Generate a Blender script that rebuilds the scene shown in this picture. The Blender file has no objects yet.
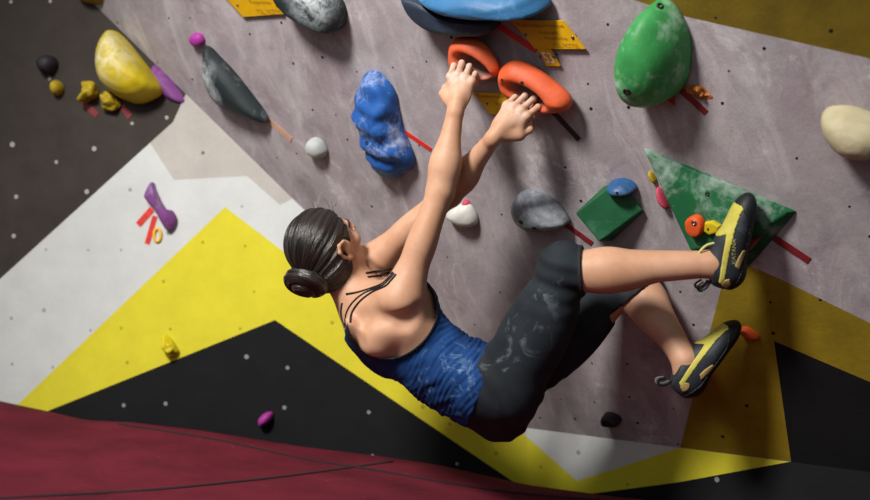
import bpy, bmesh, math, random
import numpy as np
from mathutils import Vector, Matrix, noise as mnoise
from mathutils.bvhtree import BVHTree
random.seed(7); np.random.seed(7)
SC = bpy.context.scene
COL = SC.collection
FPX = 1072.0
CAMZ = 0.95
CAM = np.array([0.0, 0.0, CAMZ])

def V(*a): return np.array(a, dtype=float)
def nrm(v): v = np.asarray(v, float); return v / np.linalg.norm(v)
def ray(px, py): return np.array([(px - 435) / FPX, 1.0, (250 - py) / FPX])
def P(px, py, d): return CAM + ray(px, py) * d
def proj(p):
    q = np.asarray(p) - CAM
    return np.stack([435 + FPX * q[..., 0] / q[..., 1], 250 - FPX * q[..., 2] / q[..., 1]], -1)

# ------------------------------------------------------------------ planes of the place
K0 = P(527, 428, 3.74)
KD = nrm(V(.77, -.64, 0))                      # kink line, horizontal
BD = nrm(V(1, -.15, 0))                        # left wall, horizontal
BN = nrm(np.cross(V(0, 0, 1), BD)); BN = BN if BN[1] < 0 else -BN
CN = nrm(np.cross(V(0, 0, 1), KD)); CN = CN if CN[1] < 0 else -CN
def hit(px, py, o, n, off=0.0):
    d = ray(px, py); t = np.dot(n, o + n * off - CAM) / np.dot(n, d); return CAM + d * t
TOPC = hit(95, 5, K0, BN)
UC = TOPC - K0
AN = nrm(np.cross(KD, UC)); AN = AN if AN[1] < 0 else -AN
AU = nrm(np.cross(AN, KD)); AU = AU if AU[2] > 0 else -AU
def onA(px, py, off=0.0): return hit(px, py, K0, AN, off)
def onB(px, py, off=0.0): return hit(px, py, K0, BN, off)
def onC(px, py, off=0.0): return hit(px, py, K0, CN, off)
PL = {'A': (onA, AN, KD, AU), 'B': (onB, BN, BD, V(0, 0, 1)), 'C': (onC, CN, KD, V(0, 0, 1))}

# ------------------------------------------------------------------ objects and tags
def mesh_obj(name, verts, faces, mat=None, parent=None, smooth=True, mats=None, fmat=None):
    me = bpy.data.meshes.new(name)
    me.from_pydata([tuple(map(float, v)) for v in verts], [], [tuple(int(i) for i in f) for f in faces])
    me.validate()
    if smooth:
        me.polygons.foreach_set('use_smooth', np.ones(len(me.polygons), bool))
    for m in (mats or [mat]): me.materials.append(m)
    if fmat is not None: me.polygons.foreach_set('material_index', np.array(fmat, np.int32))
    o = bpy.data.objects.new(name, me); COL.objects.link(o)
    if parent is not None: o.parent = parent; o.matrix_parent_inverse = parent.matrix_world.inverted() if False else Matrix.Translation(-parent.location)
    return o
def tag(o, label=None, cat=None, group=None, kind=None):
    if label: o['label'] = label
    if cat: o['category'] = cat
    if group: o['group'] = group
    if kind: o['kind'] = kind
    return o
def empty(name, loc, label, cat, group=None):
    o = bpy.data.objects.new(name, None); o.empty_display_size = .05; COL.objects.link(o)
    o.location = tuple(loc); return tag(o, label, cat, group)
def bm_obj(name, bm, mat, parent=None, smooth=True):
    bmesh.ops.recalc_face_normals(bm, faces=bm.faces[:])
    me = bpy.data.meshes.new(name); bm.to_mesh(me); bm.free()
    if smooth: me.polygons.foreach_set('use_smooth', np.ones(len(me.polygons), bool))
    me.materials.append(mat)
    o = bpy.data.objects.new(name, me); COL.objects.link(o)
    if parent is not None: o.parent = parent; o.matrix_parent_inverse = Matrix.Translation(-parent.location)
    return o

# ------------------------------------------------------------------ materials
def lin(c):
    c = [x / 255.0 for x in c]
    return tuple((x / 12.92 if x <= .04045 else ((x + .055) / 1.055) ** 2.4) for x in c)
class NT:
    def __init__(s, name):
        s.m = bpy.data.materials.new(name); s.m.use_nodes = True; s.t = s.m.node_tree
        s.b = s.t.nodes['Principled BSDF']; s.tc = s.n('ShaderNodeTexCoord')
    def n(s, ty, **k):
        x = s.t.nodes.new(ty)
        for a, b in k.items(): setattr(x, a, b)
        return x
    def l(s, a, b): s.t.links.new(a, b)
    def noise(s, scale, detail=4, rough=.55, vec=None, dist=0):
        x = s.n('ShaderNodeTexNoise'); x.inputs['Scale'].default_value = scale; x.inputs['Detail'].default_value = detail
        x.inputs['Roughness'].default_value = rough; x.inputs['Distortion'].default_value = dist
        s.l(vec if vec is not None else s.tc.outputs['Object'], x.inputs['Vector']); return x.outputs['Fac']
    def ramp(s, fac, lo, hi, a=0.0, b=1.0):
        x = s.n('ShaderNodeMapRange'); x.inputs[1].default_value = lo; x.inputs[2].default_value = hi
        x.inputs[3].default_value = a; x.inputs[4].default_value = b; x.clamp = True
        s.l(fac, x.inputs[0]); return x.outputs[0]
    def mix(s, fac, a, b, mode='MIX'):
        x = s.n('ShaderNodeMix'); x.data_type = 'RGBA'; x.blend_type = mode
        for v, i in ((fac, 0), (a, 6), (b, 7)):
            if isinstance(v, (int, float)): x.inputs[i].default_value = v
            elif isinstance(v, tuple): x.inputs[i].default_value = (*v[:3], 1)
            else: s.l(v, x.inputs[i])
        return x.outputs[2]
    def math(s, op, a, b=None):
        x = s.n('ShaderNodeMath'); x.operation = op
        for v, i in ((a, 0), (b, 1)):
            if v is None: continue
            if isinstance(v, (int, float)): x.inputs[i].default_value = v
            else: s.l(v, x.inputs[i])
        return x.outputs[0]
    def scale(s, v, vec=None):
        x = s.n('ShaderNodeMapping'); x.inputs['Scale'].default_value = v
        s.l(vec if vec is not None else s.tc.outputs['Object'], x.inputs['Vector']); return x.outputs[0]
    def bump(s, h, strength=.3, dist=.01):
        x = s.n('ShaderNodeBump'); x.inputs['Strength'].default_value = strength; x.inputs['Distance'].default_value = dist
        s.l(h, x.inputs['Height']); s.l(x.outputs[0], s.b.inputs['Normal'])
    def col(s, c):
        if isinstance(c, tuple): s.b.inputs['Base Color'].default_value = (*c, 1)
        else: s.l(c, s.b.inputs['Base Color'])
    def rough(s, r):
        if isinstance(r, (int, float)): s.b.inputs['Roughness'].default_value = r
        else: s.l(r, s.b.inputs['Roughness'])

def plastic(name, rgb, rough=.6, spots=(), chalk=0.0, chalk_scale=9, var=.25, bump=.25, bscale=120, chalk_rgb=(214, 214, 216), lo=.5):
    """moulded resin / painted ply with chalk dusted over it"""
    t = NT(name); c = lin(rgb)
    d = t.ramp(t.noise(14, 5), .3, .7, 1 - var, 1 + var * .4)
    base = t.mix(1.0, c, d, 'MULTIPLY')
    if chalk > 0:
        f = t.ramp(t.math('ADD', t.math('MULTIPLY', t.noise(chalk_scale, 6, .62, dist=.6), .75), t.math('MULTIPLY', t.noise(chalk_scale * 7, 3), .25)), lo, lo + .2, 0, chalk)
        base = t.mix(f, base, lin(chalk_rgb))
    for (q, r) in spots:
        x = t.n('ShaderNodeVectorMath'); x.operation = 'DISTANCE'; t.l(t.tc.outputs['Object'], x.inputs[0]); x.inputs[1].default_value = tuple(q)
        f = t.math('MULTIPLY', t.ramp(x.outputs['Value'], r * .3, r, 1, 0), t.ramp(t.noise(22, 7, .7, dist=.8), .38, .6, .05, .95)); base = t.mix(f, base, lin(chalk_rgb))
    t.col(base); t.rough(rough); t.b.inputs['Specular IOR Level'].default_value = .35
    t.bump(t.noise(bscale, 4), bump, .003); return t.m

def wall_paint(name, rgb, var=.25, tint=None, dots=None, dscale=8.0, drad=.045, streak=.0, dirt=(70, 60, 62), dirt_amt=.3, rough=.85, keep=.45, dotgain=1.0):
    """painted plywood: mottling, scuffs, rows of bolt holes (surface pattern)"""
    t = NT(name); c = lin(rgb); ob = t.tc.outputs['Object']
    m1 = t.noise(1.6, 6, .6, dist=.4); m2 = t.noise(9, 8, .65); m3 = t.noise(60, 4, .6)
    base = t.mix(1.0, c, t.ramp(m2, .25, .75, 1 - var, 1 + var * .5), 'MULTIPLY')
    base = t.mix(1.0, base, t.ramp(m1, .3, .7, 1 - var * .7, 1 + var * .3), 'MULTIPLY')
    if tint: base = t.mix(t.ramp(t.noise(2.3, 5, .6, dist=1.0), .42, .68, 0, .75), base, lin(tint))
    if streak > 0:
        sv = t.scale((9.0, 2.6, 1.0))
        base = t.mix(t.ramp(t.noise(1.0, 7, .68, vec=sv, dist=1.3), .48, .78, 0, streak), base, lin((200, 194, 197)))
        base = t.mix(t.ramp(t.noise(2.2, 8, .75, dist=1.6), .54, .70, 0, streak * .8), base, lin(dirt))
        base = t.mix(t.ramp(t.noise(3.4, 10, .8, dist=.9), .56, .64, 0, streak * .6), base, lin((222, 216, 218)))
    base = t.mix(t.ramp(m3, .66, .74, 0, dirt_amt), base, lin(dirt))
    base = t.mix(1.0, base, t.ramp(t.noise(170, 4, .7), .3, .7, 1 - var * .45, 1 + var * .25), 'MULTIPLY')
    if dots:
        v = t.n('ShaderNodeTexVoronoi'); v.voronoi_dimensions = '2D'; v.inputs['Scale'].default_value = dscale; v.inputs['Randomness'].default_value = .62
        t.l(ob, v.inputs['Vector'])
        sep = t.n('ShaderNodeSeparateColor'); t.l(v.outputs['Color'], sep.inputs[0])
        r = t.math('MULTIPLY', t.math('ADD', t.math('MULTIPLY', sep.outputs[1], .5), .6), drad)
        hole = t.math('MULTIPLY', t.math('LESS_THAN', v.outputs['Distance'], r), t.math('GREATER_THAN', sep.outputs[0], keep))
        base = t.mix(t.math('MULTIPLY', hole, dotgain), base, lin(dots))
    t.col(base); t.rough(rough); t.b.inputs['Specular IOR Level'].default_value = .25
    t.bump(t.math('ADD', t.math('MULTIPLY', m3, .5), m2), .35, .004); return t.m

def simple(name, rgb, rough=.6, metal=0.0, var=.12, scale=40, bump=.1):
    t = NT(name); d = t.ramp(t.noise(scale, 4), .3, .7, 1 - var, 1 + var)
    t.col(t.mix(1.0, lin(rgb), d, 'MULTIPLY')); t.rough(rough); t.b.inputs['Metallic'].default_value = metal
    t.bump(t.noise(scale * 4, 3), bump, .001); return t.m

# ------------------------------------------------------------------ signed distance modelling (smooth blends -> one surface)
def smin(a, b, k):
    h = np.maximum(k - np.abs(a - b), 0.0) / k
    return np.minimum(a, b) - h * h * k * .25
def smax(a, b, k): return -smin(-a, -b, k)
class Cone:
    def __init__(s, a, b, ra, rb, k=.015): s.a = np.asarray(a, np.float32); s.b = np.asarray(b, np.float32); s.ra, s.rb, s.k = ra, rb, k; s.c = (s.a + s.b) / 2; s.R = float(np.linalg.norm(s.b - s.a)) / 2 + max(ra, rb)
    def __call__(s, p):
        ba = s.b - s.a; q = p - s.a; h = np.clip(q @ ba / max(float(ba @ ba), 1e-9), 0, 1)
        return np.sqrt(((q - h[:, None] * ba) ** 2).sum(1)) - (s.ra + (s.rb - s.ra) * h)
class Ell:
    def __init__(s, c, axes, radii, k=.02): s.c = np.asarray(c, np.float32); s.M = np.asarray(axes, np.float32); s.r = np.asarray(radii, np.float32); s.k = k; s.R = float(max(radii))
    def __call__(s, p):
        q = (p - s.c) @ s.M.T; k0 = np.sqrt(((q / s.r) ** 2).sum(1)) + 1e-9; k1 = np.sqrt(((q / (s.r * s.r)) ** 2).sum(1)) + 1e-9
        return np.where(k0 < .05, -float(s.r.min()), k0 * (k0 - 1) / k1)
class Field:
    def __init__(s, prims): s.p = prims
    def __call__(s, p, cull=None):
        p = p.astype(np.float32); d = np.full(len(p), .12, np.float32)
        c = (p.min(0) + p.max(0)) / 2; R = float(np.linalg.norm(p.max(0) - p.min(0))) / 2
        for q in s.p:
            if np.linalg.norm(q.c - c) - R - q.R > .1: continue
            d = smax(d, -q(p), q.k) if getattr(q, 'neg', 0) else smin(d, q(p), q.k)
        return d
def mesh_field(f, lo, hi, h, bs=8, slack=1.7):
    lo = np.asarray(lo, float); nb = np.ceil((np.asarray(hi) - lo) / (h * bs)).astype(int); n = nb * bs
    ctr = np.stack(np.meshgrid(*[np.arange(k) for k in nb], indexing='ij'), -1).reshape(-1, 3)
    cp = lo + (ctr * bs + (bs - 1) / 2) * h
    dc = np.concatenate([f(cp[i:i + 512]) for i in range(0, len(cp), 512)])
    G = np.repeat(np.repeat(np.repeat(np.where(dc > 0, 1, -1).astype(np.float32).reshape(nb), bs, 0), bs, 1), bs, 2)
    off = np.stack(np.meshgrid(*[np.arange(bs)] * 3, indexing='ij'), -1).reshape(-1, 3)
    act = ctr[np.abs(dc) < bs * h * .87 * slack + .002]
    for i in range(0, len(act), 24):
        ix = (act[i:i + 24, None, :] * bs + off).reshape(-1, 3)
        G[ix[:, 0], ix[:, 1], ix[:, 2]] = f(lo + ix * h)
    s = G < 0
    cs = np.zeros([k - 1 for k in n], np.uint8)
    for a in (0, 1):
        for b in (0, 1):
            for c in (0, 1): cs += s[a:n[0] - 1 + a, b:n[1] - 1 + b, c:n[2] - 1 + c]
    cells = np.argwhere((cs > 0) & (cs < 8)); del cs
    idm = np.full([k - 1 for k in n], -1, np.int32); idm[tuple(cells.T)] = np.arange(len(cells))
    acc = np.zeros((len(cells), 3)); cnt = np.zeros(len(cells))
    co = [(a, b, c) for a in (0, 1) for b in (0, 1) for c in (0, 1)]
    vals = {q: G[cells[:, 0] + q[0], cells[:, 1] + q[1], cells[:, 2] + q[2]] for q in co}
    for q in co:
        for ax in range(3):
            if q[ax]: continue
            q2 = list(q); q2[ax] = 1; a, b = vals[q], vals[tuple(q2)]
            m = (a < 0) != (b < 0); t = np.where(m, a / np.where(m, a - b, 1), 0)
            pos = np.tile(np.array(q, float), (len(cells), 1)); pos[:, ax] += t
            acc[m] += pos[m]; cnt[m] += 1
    verts = lo + (cells + acc / cnt[:, None]) * h
    faces = []
    for ax in range(3):
        sl0 = [slice(None)] * 3; sl1 = [slice(None)] * 3; sl0[ax] = slice(0, -1); sl1[ax] = slice(1, None)
        ed = np.argwhere(s[tuple(sl0)] != s[tuple(sl1)])
        u, v = [a for a in range(3) if a != ax]
        ok = (ed[:, u] > 0) & (ed[:, v] > 0) & (ed[:, u] < n[u] - 1) & (ed[:, v] < n[v] - 1); ed = ed[ok]
        def g(du, dv):
            e = ed.copy(); e[:, u] -= du; e[:, v] -= dv; return idm[e[:, 0], e[:, 1], e[:, 2]]
        qd = np.stack([g(1, 1), g(0, 1), g(0, 0), g(1, 0)], 1)
        neg = s[ed[:, 0], ed[:, 1], ed[:, 2]]
        fl = neg if ax != 1 else ~neg
        qd[~fl] = qd[~fl][:, ::-1]; faces.append(qd)
    faces = np.concatenate(faces); faces = faces[(faces >= 0).all(1)]
    return verts, faces
def relax(verts, faces, it=2, lam=.5):
    e = np.concatenate([faces[:, [i, (i + 1) % 4]] for i in range(4)]); 
    for _ in range(it):
        for l in (lam, -lam * .95):
            a = np.zeros_like(verts); c = np.zeros(len(verts))
            for i, j in ((0, 1), (1, 0)):
                np.add.at(a, e[:, i], verts[e[:, j]]); np.add.at(c, e[:, i], 1)
            verts = verts + l * (a / np.maximum(c, 1)[:, None] - verts)
    return verts
def quad_obj(name, verts, faces, mat, parent=None):
    me = bpy.data.meshes.new(name); nf = len(faces)
    me.vertices.add(len(verts)); me.vertices.foreach_set('co', verts.astype(np.float32).ravel())
    me.loops.add(nf * 4); me.loops.foreach_set('vertex_index', faces.astype(np.int32).ravel())
    me.polygons.add(nf); me.polygons.foreach_set('loop_start', np.arange(nf, dtype=np.int32) * 4)
    me.polygons.foreach_set('use_smooth', np.ones(nf, bool)); me.update(calc_edges=True); me.validate()
    me.materials.append(mat)
    o = bpy.data.objects.new(name, me); COL.objects.link(o)
    if parent is not None: o.parent = parent; o.matrix_parent_inverse = Matrix.Translation(-parent.location)
    return o
def sdf_obj(name, f, lo, hi, h, mat, parent=None, it=1):
    v, fc = mesh_field(f, lo, hi, h); v = relax(v, fc, it); return quad_obj(name, v, fc, mat, parent)
def trace(f, px, py, d0=2.6, d1=3.6):
    d = nrm(ray(px, py)); t = d0
    for _ in range(120):
        s = float(f((CAM + d * t)[None, :])[0])
        if s < 5e-4 or t > d1: break
        t += s * .7
    return CAM + d * t
def tube(name, pts, rad, mat, parent=None, seg=8, flat=None, closed=False, fn=None):
    pts = [np.asarray(p, float) for p in pts]; n = len(pts); vs, fs = [], []
    rads = rad if hasattr(rad, '__len__') else [rad] * n
    ref = None
    for i, p in enumerate(pts):
        t = nrm(pts[(i + 1) % n if closed else min(i + 1, n - 1)] - pts[(i - 1) % n if closed else max(i - 1, 0)] + 1e-9)
        if fn is not None: u = np.asarray(fn(p)); u = nrm(u - t * (u @ t))
        else:
            if ref is None: ref = V(0, 0, 1) if abs(t[2]) < .9 else V(1, 0, 0)
            u = nrm(ref - t * (ref @ t)); ref = u
        w = np.cross(t, u); fl = flat or 1
        for k in range(seg):
            a = 2 * math.pi * k / seg; vs.append(p + rads[i] * (math.cos(a) * u + fl * math.sin(a) * w))
    for i in range(n if closed else n - 1):
        for k in range(seg):
            a, b = i * seg + k, i * seg + (k + 1) % seg; j = (i + 1) % n
            fs.append((a, b, j * seg + (k + 1) % seg, j * seg + k))
    if not closed:
        fs.append(tuple(range(seg))[::-1]); fs.append(tuple((n - 1) * seg + k for k in range(seg)))
    return mesh_obj(name, vs, fs, mat, parent)
def catmull(pts, m=6, closed=False):
    pts = [np.asarray(p, float) for p in pts]; n = len(pts); out = []
    for i in range(n if closed else n - 1):
        g = lambda j: pts[j % n] if closed else pts[max(0, min(n - 1, j))]
        a, b, c, d = g(i - 1), g(i), g(i + 1), g(i + 2)
        for k in range(m):
            t = k / m; out.append(.5 * (2 * b + (c - a) * t + (2 * a - 5 * b + 4 * c - d) * t * t + (3 * b - a - 3 * c + d) * t ** 3))
    if not closed: out.append(pts[-1])
    return out
# ------------------------------------------------------------------ the place
def frame_mat(o, x, y, z): return Matrix(((x[0], y[0], z[0], o[0]), (x[1], y[1], z[1], o[1]), (x[2], y[2], z[2], o[2]), (0, 0, 0, 1)))
def painted_wall(name, pl, outline, areas, mats):
    """one flat wall; 'areas' are painted polygons, given as corner points on the wall"""
    on, n, x, y = PL[pl]
    loc = lambda p: Vector((float((p - K0) @ x), float((p - K0) @ y), 0))
    bm = bmesh.new(); bm.faces.new([bm.verts.new(loc(p)) for p in outline])
    polys = [[loc(p) for p in a] for a, _ in areas]
    for pg in polys:
        for i in range(len(pg)):
            a, b = pg[i], pg[(i + 1) % len(pg)]; d = (b - a).normalized()
            bmesh.ops.bisect_plane(bm, geom=bm.verts[:] + bm.edges[:] + bm.faces[:], plane_co=a, plane_no=Vector((-d.y, d.x, 0)), dist=1e-5)
    def inside(p, pg):
        c = False; j = len(pg) - 1
        for i in range(len(pg)):
            if (pg[i].y > p.y) != (pg[j].y > p.y) and p.x < (pg[j].x - pg[i].x) * (p.y - pg[i].y) / (pg[j].y - pg[i].y) + pg[i].x: c = not c
            j = i
        return c
    for f in bm.faces:
        c = f.calc_center_median()
        for pg, (a, mi) in zip(polys, areas):
            if inside(c, pg): f.material_index = mi
        if f.normal.z < 0: f.normal_flip()
    me = bpy.data.meshes.new(name); bm.to_mesh(me); bm.free()
    for m in mats: me.materials.append(m)
    o = bpy.data.objects.new(name, me); COL.objects.link(o); o.matrix_world = frame_mat(K0, x, y, n)
    o['kind'] = 'structure'; return o

W_grey = wall_paint('panel_grey', (172, 164, 167), var=.36, tint=(154, 140, 147), dots=(22, 18, 18), dscale=7.5, drad=.036, streak=.7, dirt=(106, 92, 96), dirt_amt=.35)
W_yel = wall_paint('panel_yellow', (146, 124, 24), var=.3, dots=(20, 16, 10), dscale=7.5, drad=.045, dirt=(90, 74, 20), dirt_amt=.4)
W_yel_shade = wall_paint('panel_yellow_shaded', (112, 92, 18), var=.35, dots=(16, 13, 8), dscale=7.5, drad=.036, dirt=(66, 56, 22), dirt_amt=.4)  # darker copy of the yellow; weaker light at top right put into the colour
W_blk = wall_paint('panel_black', (17, 18, 21), var=.3, dots=(4, 4, 4), dscale=7.5, drad=.045, dirt=(40, 42, 46), dirt_amt=.15)
B_wht = wall_paint('side_white', (201, 205, 203), var=.1, dots=(105, 110, 112), dscale=6.5, drad=.05, dirt=(160, 160, 158), dirt_amt=.15, keep=.35, dotgain=.6)
B_yel = wall_paint('side_yellow', (212, 203, 50), var=.1, dots=(120, 112, 28), dscale=6.5, drad=.05, dirt=(170, 150, 30), dirt_amt=.15, keep=.35, dotgain=.6)
B_blk = wall_paint('side_black', (20, 21, 24), var=.3, dots=(150, 154, 158), dscale=6.5, drad=.055, dirt=(34, 35, 38), dirt_amt=.2, keep=.5, dotgain=.7)
B_brn = wall_paint('side_brown', (62, 56, 52), var=.25, dots=(188, 184, 178), dscale=6.5, drad=.06, dirt=(60, 52, 48), dirt_amt=.2, keep=.6, dotgain=.7)
B_gry = wall_paint('side_grey', (182, 178, 172), var=.15, dots=(105, 100, 98), dscale=6.5, drad=.05, dirt=(130, 120, 112), dirt_amt=.2)  # warm grey, slightly darker than the white, beside the corner

top = K0 + UC * 1.9
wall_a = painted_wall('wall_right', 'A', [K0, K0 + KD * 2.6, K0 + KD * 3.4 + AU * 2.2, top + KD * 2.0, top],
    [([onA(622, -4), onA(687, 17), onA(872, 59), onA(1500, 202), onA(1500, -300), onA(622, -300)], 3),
     ([onA(729, 258), onA(774, 276), onA(870, 323), onA(1500, 632), onA(1500, 651), onA(870, 382), onA(774, 341), onA(791, 461.5), onA(680, 447.5)], 1),
     ([onA(774, 341), onA(870, 382), onA(1500, 651), onA(1500, 700), onA(791, 475), onA(791, 461.5)], 2)],
    [W_grey, W_yel, W_blk, W_yel_shade])
fz = -0.02
bl = K0 - BD * 5.0
def fl(p, z): q = p.copy(); q[2] = z; return q
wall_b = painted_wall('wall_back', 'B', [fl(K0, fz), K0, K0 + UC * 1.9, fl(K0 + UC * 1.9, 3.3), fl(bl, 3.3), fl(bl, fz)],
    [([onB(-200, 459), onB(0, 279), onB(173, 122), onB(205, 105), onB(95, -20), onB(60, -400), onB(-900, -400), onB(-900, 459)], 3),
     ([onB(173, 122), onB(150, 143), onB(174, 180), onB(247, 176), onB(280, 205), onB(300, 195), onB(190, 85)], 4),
     ([onB(225, 207), onB(14, 408), onB(-60, 478), onB(-60, 520), onB(527, 520), onB(527, 437)], 1),
     ([onB(275, 320), onB(50, 410), onB(-60, 458), onB(-60, 600), onB(600, 600), onB(527, 491)], 2)],
    [B_wht, B_yel, B_blk, B_brn, B_gry])
wall_c = painted_wall('wall_front', 'C', [fl(K0, fz), fl(K0 + KD * 2.6, fz), K0 + KD * 2.6, K0],
    [([onC(520, 431), onC(577, 481), onC(680, 447.5), onC(791, 461.5), onC(680, 482), onC(567, 497), onC(527, 491)], 1),
     ([onC(527, 491), onC(567, 497), onC(680, 482), onC(791, 461.5), onC(1560, 470), onC(1560, 900), onC(527, 700)], 2)],
    [B_wht, B_yel, B_blk])
m = simple('concrete', (52, 50, 50), .9)
flo = mesh_obj('floor', [(-6, -2.5, fz), (5, -2.5, fz), (5, 6.5, fz), (-6, 6.5, fz)], [(0, 1, 2, 3)], m, smooth=False); flo['kind'] = 'structure'

# red crash mat
t = NT('mat_red'); ns = t.noise(500, 3); n2 = t.noise(5, 5)
c = t.mix(t.ramp(n2, .3, .7), lin((84, 25, 38)), lin((108, 34, 49))); c = t.mix(t.ramp(t.noise(26, 6, .7), .63, .72, 0, .35), c, lin((160, 100, 112)))
t.col(t.mix(1, c, t.ramp(ns, .3, .7, .75, 1.15), 'MULTIPLY')); t.rough(.95); t.b.inputs['Specular IOR Level'].default_value = .1; t.bump(ns, .5, .003); M_mat = t.m
edge = [(-260, 372), (-120, 386), (0, 401), (47, 411), (86, 420), (130, 422), (198, 430), (300, 446), (380, 456), (439, 465), (527, 485), (600, 495), (700, 507), (820, 524), (1000, 552)]
ex = np.array([e[0] for e in edge], float); ey = np.array([e[1] for e in edge], float)
xs = np.linspace(-260, 1000, 127); vs, fs = [], []; NR = 26
for i, x in enumerate(xs):
    y = float(np.interp(x, ex, ey))
    far = (onB(x, y, .07) if x < 527 else onC(x, y, .07)); near = P(x * .8 + 80, 760, 1.55); near[2] = .30
    for j in range(NR + 1):
        a = j / NR; p = far * (1 - a) + near * a
        p[2] += .018 * mnoise.noise(Vector((p[0] * 1.6, p[1] * 1.6, 3))) * (1 if j > 1 else .1) + .02 * math.sin(math.pi * min(1, a * 6)) * (a < .17)
        vs.append(p)
    b = far.copy(); b[2] = fz; vs.append(b)
    q = far.copy(); q[2] -= .025; vs.append(q)
S = NR + 3
for i in range(len(xs) - 1):
    for j in range(NR): fs.append((i * S + j, i * S + j + 1, (i + 1) * S + j + 1, (i + 1) * S + j))
    fs.append((i * S, (i + 1) * S, (i + 1) * S + NR + 2, i * S + NR + 2)); fs.append((i * S + NR + 2, (i + 1) * S + NR + 2, (i + 1) * S + NR + 1, i * S + NR + 1))
mat_o = mesh_obj('crash_mat', vs, fs, M_mat); tag(mat_o, 'dark red fabric crash mat spread along the foot of the walls', 'crash mat')
bvh = BVHTree.FromPolygons([Vector(v) for v in vs], fs)
M_seam = simple('seam_dark', (42, 12, 20), .95)
for line in ([(-60, 503), (0, 499), (144, 491), (230, 483), (300, 475), (392, 462)], [(119, 424.5), (216, 440), (300, 458.5), (371, 470), (489, 490), (600, 501)]):
    pts = []
    for p in catmull(line, 8):
        h = bvh.ray_cast(Vector(CAM), Vector(ray(p[0], p[1])))[0]
        if h is not None: pts.append(np.array(h))
    if len(pts) > 3: tube('seam', pts, .006, M_seam, mat_o, 6)

# ------------------------------------------------------------------ holds
def smooth_outline(px, n=56, sharp=False):
    px = [np.array(p, float) for p in px]
    if not sharp: px = catmull(px, 8, True)
    px = np.array(px); q = np.vstack([px, px[:1]]); s = np.r_[0, np.cumsum(np.linalg.norm(np.diff(q, axis=0), axis=1))]
    t = np.linspace(0, s[-1], n, endpoint=False); return np.stack([np.interp(t, s, q[:, 0]), np.interp(t, s, q[:, 1])], 1)
PROF = {'dome': [(.93, 0), (1, .12), (.985, .3), (.93, .5), (.8, .72), (.6, .88), (.35, .97), (0, 1)],
        'flat': [(.97, 0), (1, .25), (.99, .6), (.94, .82), (.84, .95), (.6, 1.0), (.3, 1.0), (0, 1)],
        'cone': [(1, 0), (.97, .08), (.86, .3), (.68, .55), (.48, .75), (.28, .9), (.12, .98), (0, 1)]}
def dome(pl, px, H, prof='dome', lean=(0, 0), noise=0.0, nscale=20, ridge=None, sharp=False, sub=3, fit=True):
    """a moulded hold screwed flat to the wall: base outline on the wall, rounded body standing H off it"""
    on, n, x, y = PL[pl]; o = smooth_outline(px, 64, sharp); tgt = np.r_[o.min(0), o.max(0)]
    pr = np.array(PROF[prof]); k = np.linspace(0, len(pr) - 1, (len(pr) - 1) * sub + 1); pr = np.stack([np.interp(k, range(len(pr)), pr[:, 0]), np.interp(k, range(len(pr)), pr[:, 1])], 1)
    base = o.copy()
    for it in range(6 if fit else 1):
        P3 = np.array([on(p[0], p[1]) for p in base]); c = P3.mean(0); vs = []
        for (s, h) in pr[:-1]:
            for q in P3:
                v = c + (q - c) * s + n * h * H + (x * lean[0] + y * lean[1]) * h
                if ridge: v = v + n * ridge[0] * h * math.sin(((v - c) @ (x * math.cos(ridge[2]) + y * math.sin(ridge[2]))) * ridge[1] + 3 * mnoise.noise(Vector(v * 9)))
                if noise: v = v + nrm(v - c + n * .01) * noise * mnoise.fractal(Vector(v * nscale), 1, 2, 3) * min(1, h * 3)
                vs.append(v)
        vs.append(c + n * H + (x * lean[0] + y * lean[1]))
        pp = proj(np.array(vs)); bb = np.r_[pp.min(0), pp.max(0)]
        if it < 5 and fit:
            sc = (tgt[2:] - tgt[:2]) / (bb[2:] - bb[:2]); sc = np.clip(sc, .6, 1.5); bc = (bb[2:] + bb[:2]) / 2; tc = (tgt[2:] + tgt[:2]) / 2
            m0 = (base.min(0) + base.max(0)) / 2; base = (base - m0) * sc + m0 + (tc - bc)
    N = len(P3); R = len(pr) - 1; fs = []
    for r in range(R - 1):
        for i in range(N): fs.append((r * N + i, r * N + (i + 1) % N, (r + 1) * N + (i + 1) % N, (r + 1) * N + i))
    for i in range(N): fs.append(((R - 1) * N + i, (R - 1) * N + (i + 1) % N, len(vs) - 1))
    fs.append(tuple(range(N))[::-1])
    return vs, fs, c, n
BOLT = simple('bolt_steel', (120, 120, 122), .35, .9); BOLTD = simple('bolt_dark', (24, 24, 26), .5, .4)
def bolt(parent, vs, fs, px, py, r=.008, mat=None, name='bolt'):
    b = BVHTree.FromPolygons([Vector(v) for v in vs], fs); h = b.ray_cast(Vector(CAM), Vector(ray(px, py)))
    if h[0] is None: return
    p, nn = np.array(h[0]), np.array(h[1]); nn = nn if nn @ ray(px, py) < 0 else -nn
    u = nrm(np.cross(nn, V(.3, .2, 1))); w = np.cross(nn, u); v2 = []
    for (rr, hh) in ((r, -.003), (r, .0015), (r * .8, .0025), (r * .5, .0025), (r * .45, -.002)):
        for k in range(14): a = 2 * math.pi * k / 14; v2.append(p + nn * hh + rr * (math.cos(a) * u + math.sin(a) * w))
    f2 = [(r0 * 14 + k, r0 * 14 + (k + 1) % 14, (r0 + 1) * 14 + (k + 1) % 14, (r0 + 1) * 14 + k) for r0 in range(4) for k in range(14)]
    f2 += [tuple(56 + k for k in range(14))]
    mesh_obj(name, v2, f2, mat or BOLTD, parent)
def hold(name, label, cat, mat, pl, px, H, bolts=(), group=None, **k):
    vs, fs, c, n = dome(pl, px, H, **k); o = mesh_obj(name, vs, fs, mat); tag(o, label, cat, group)
    for b in bolts: bolt(o, vs, fs, *b)
    return o
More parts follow.
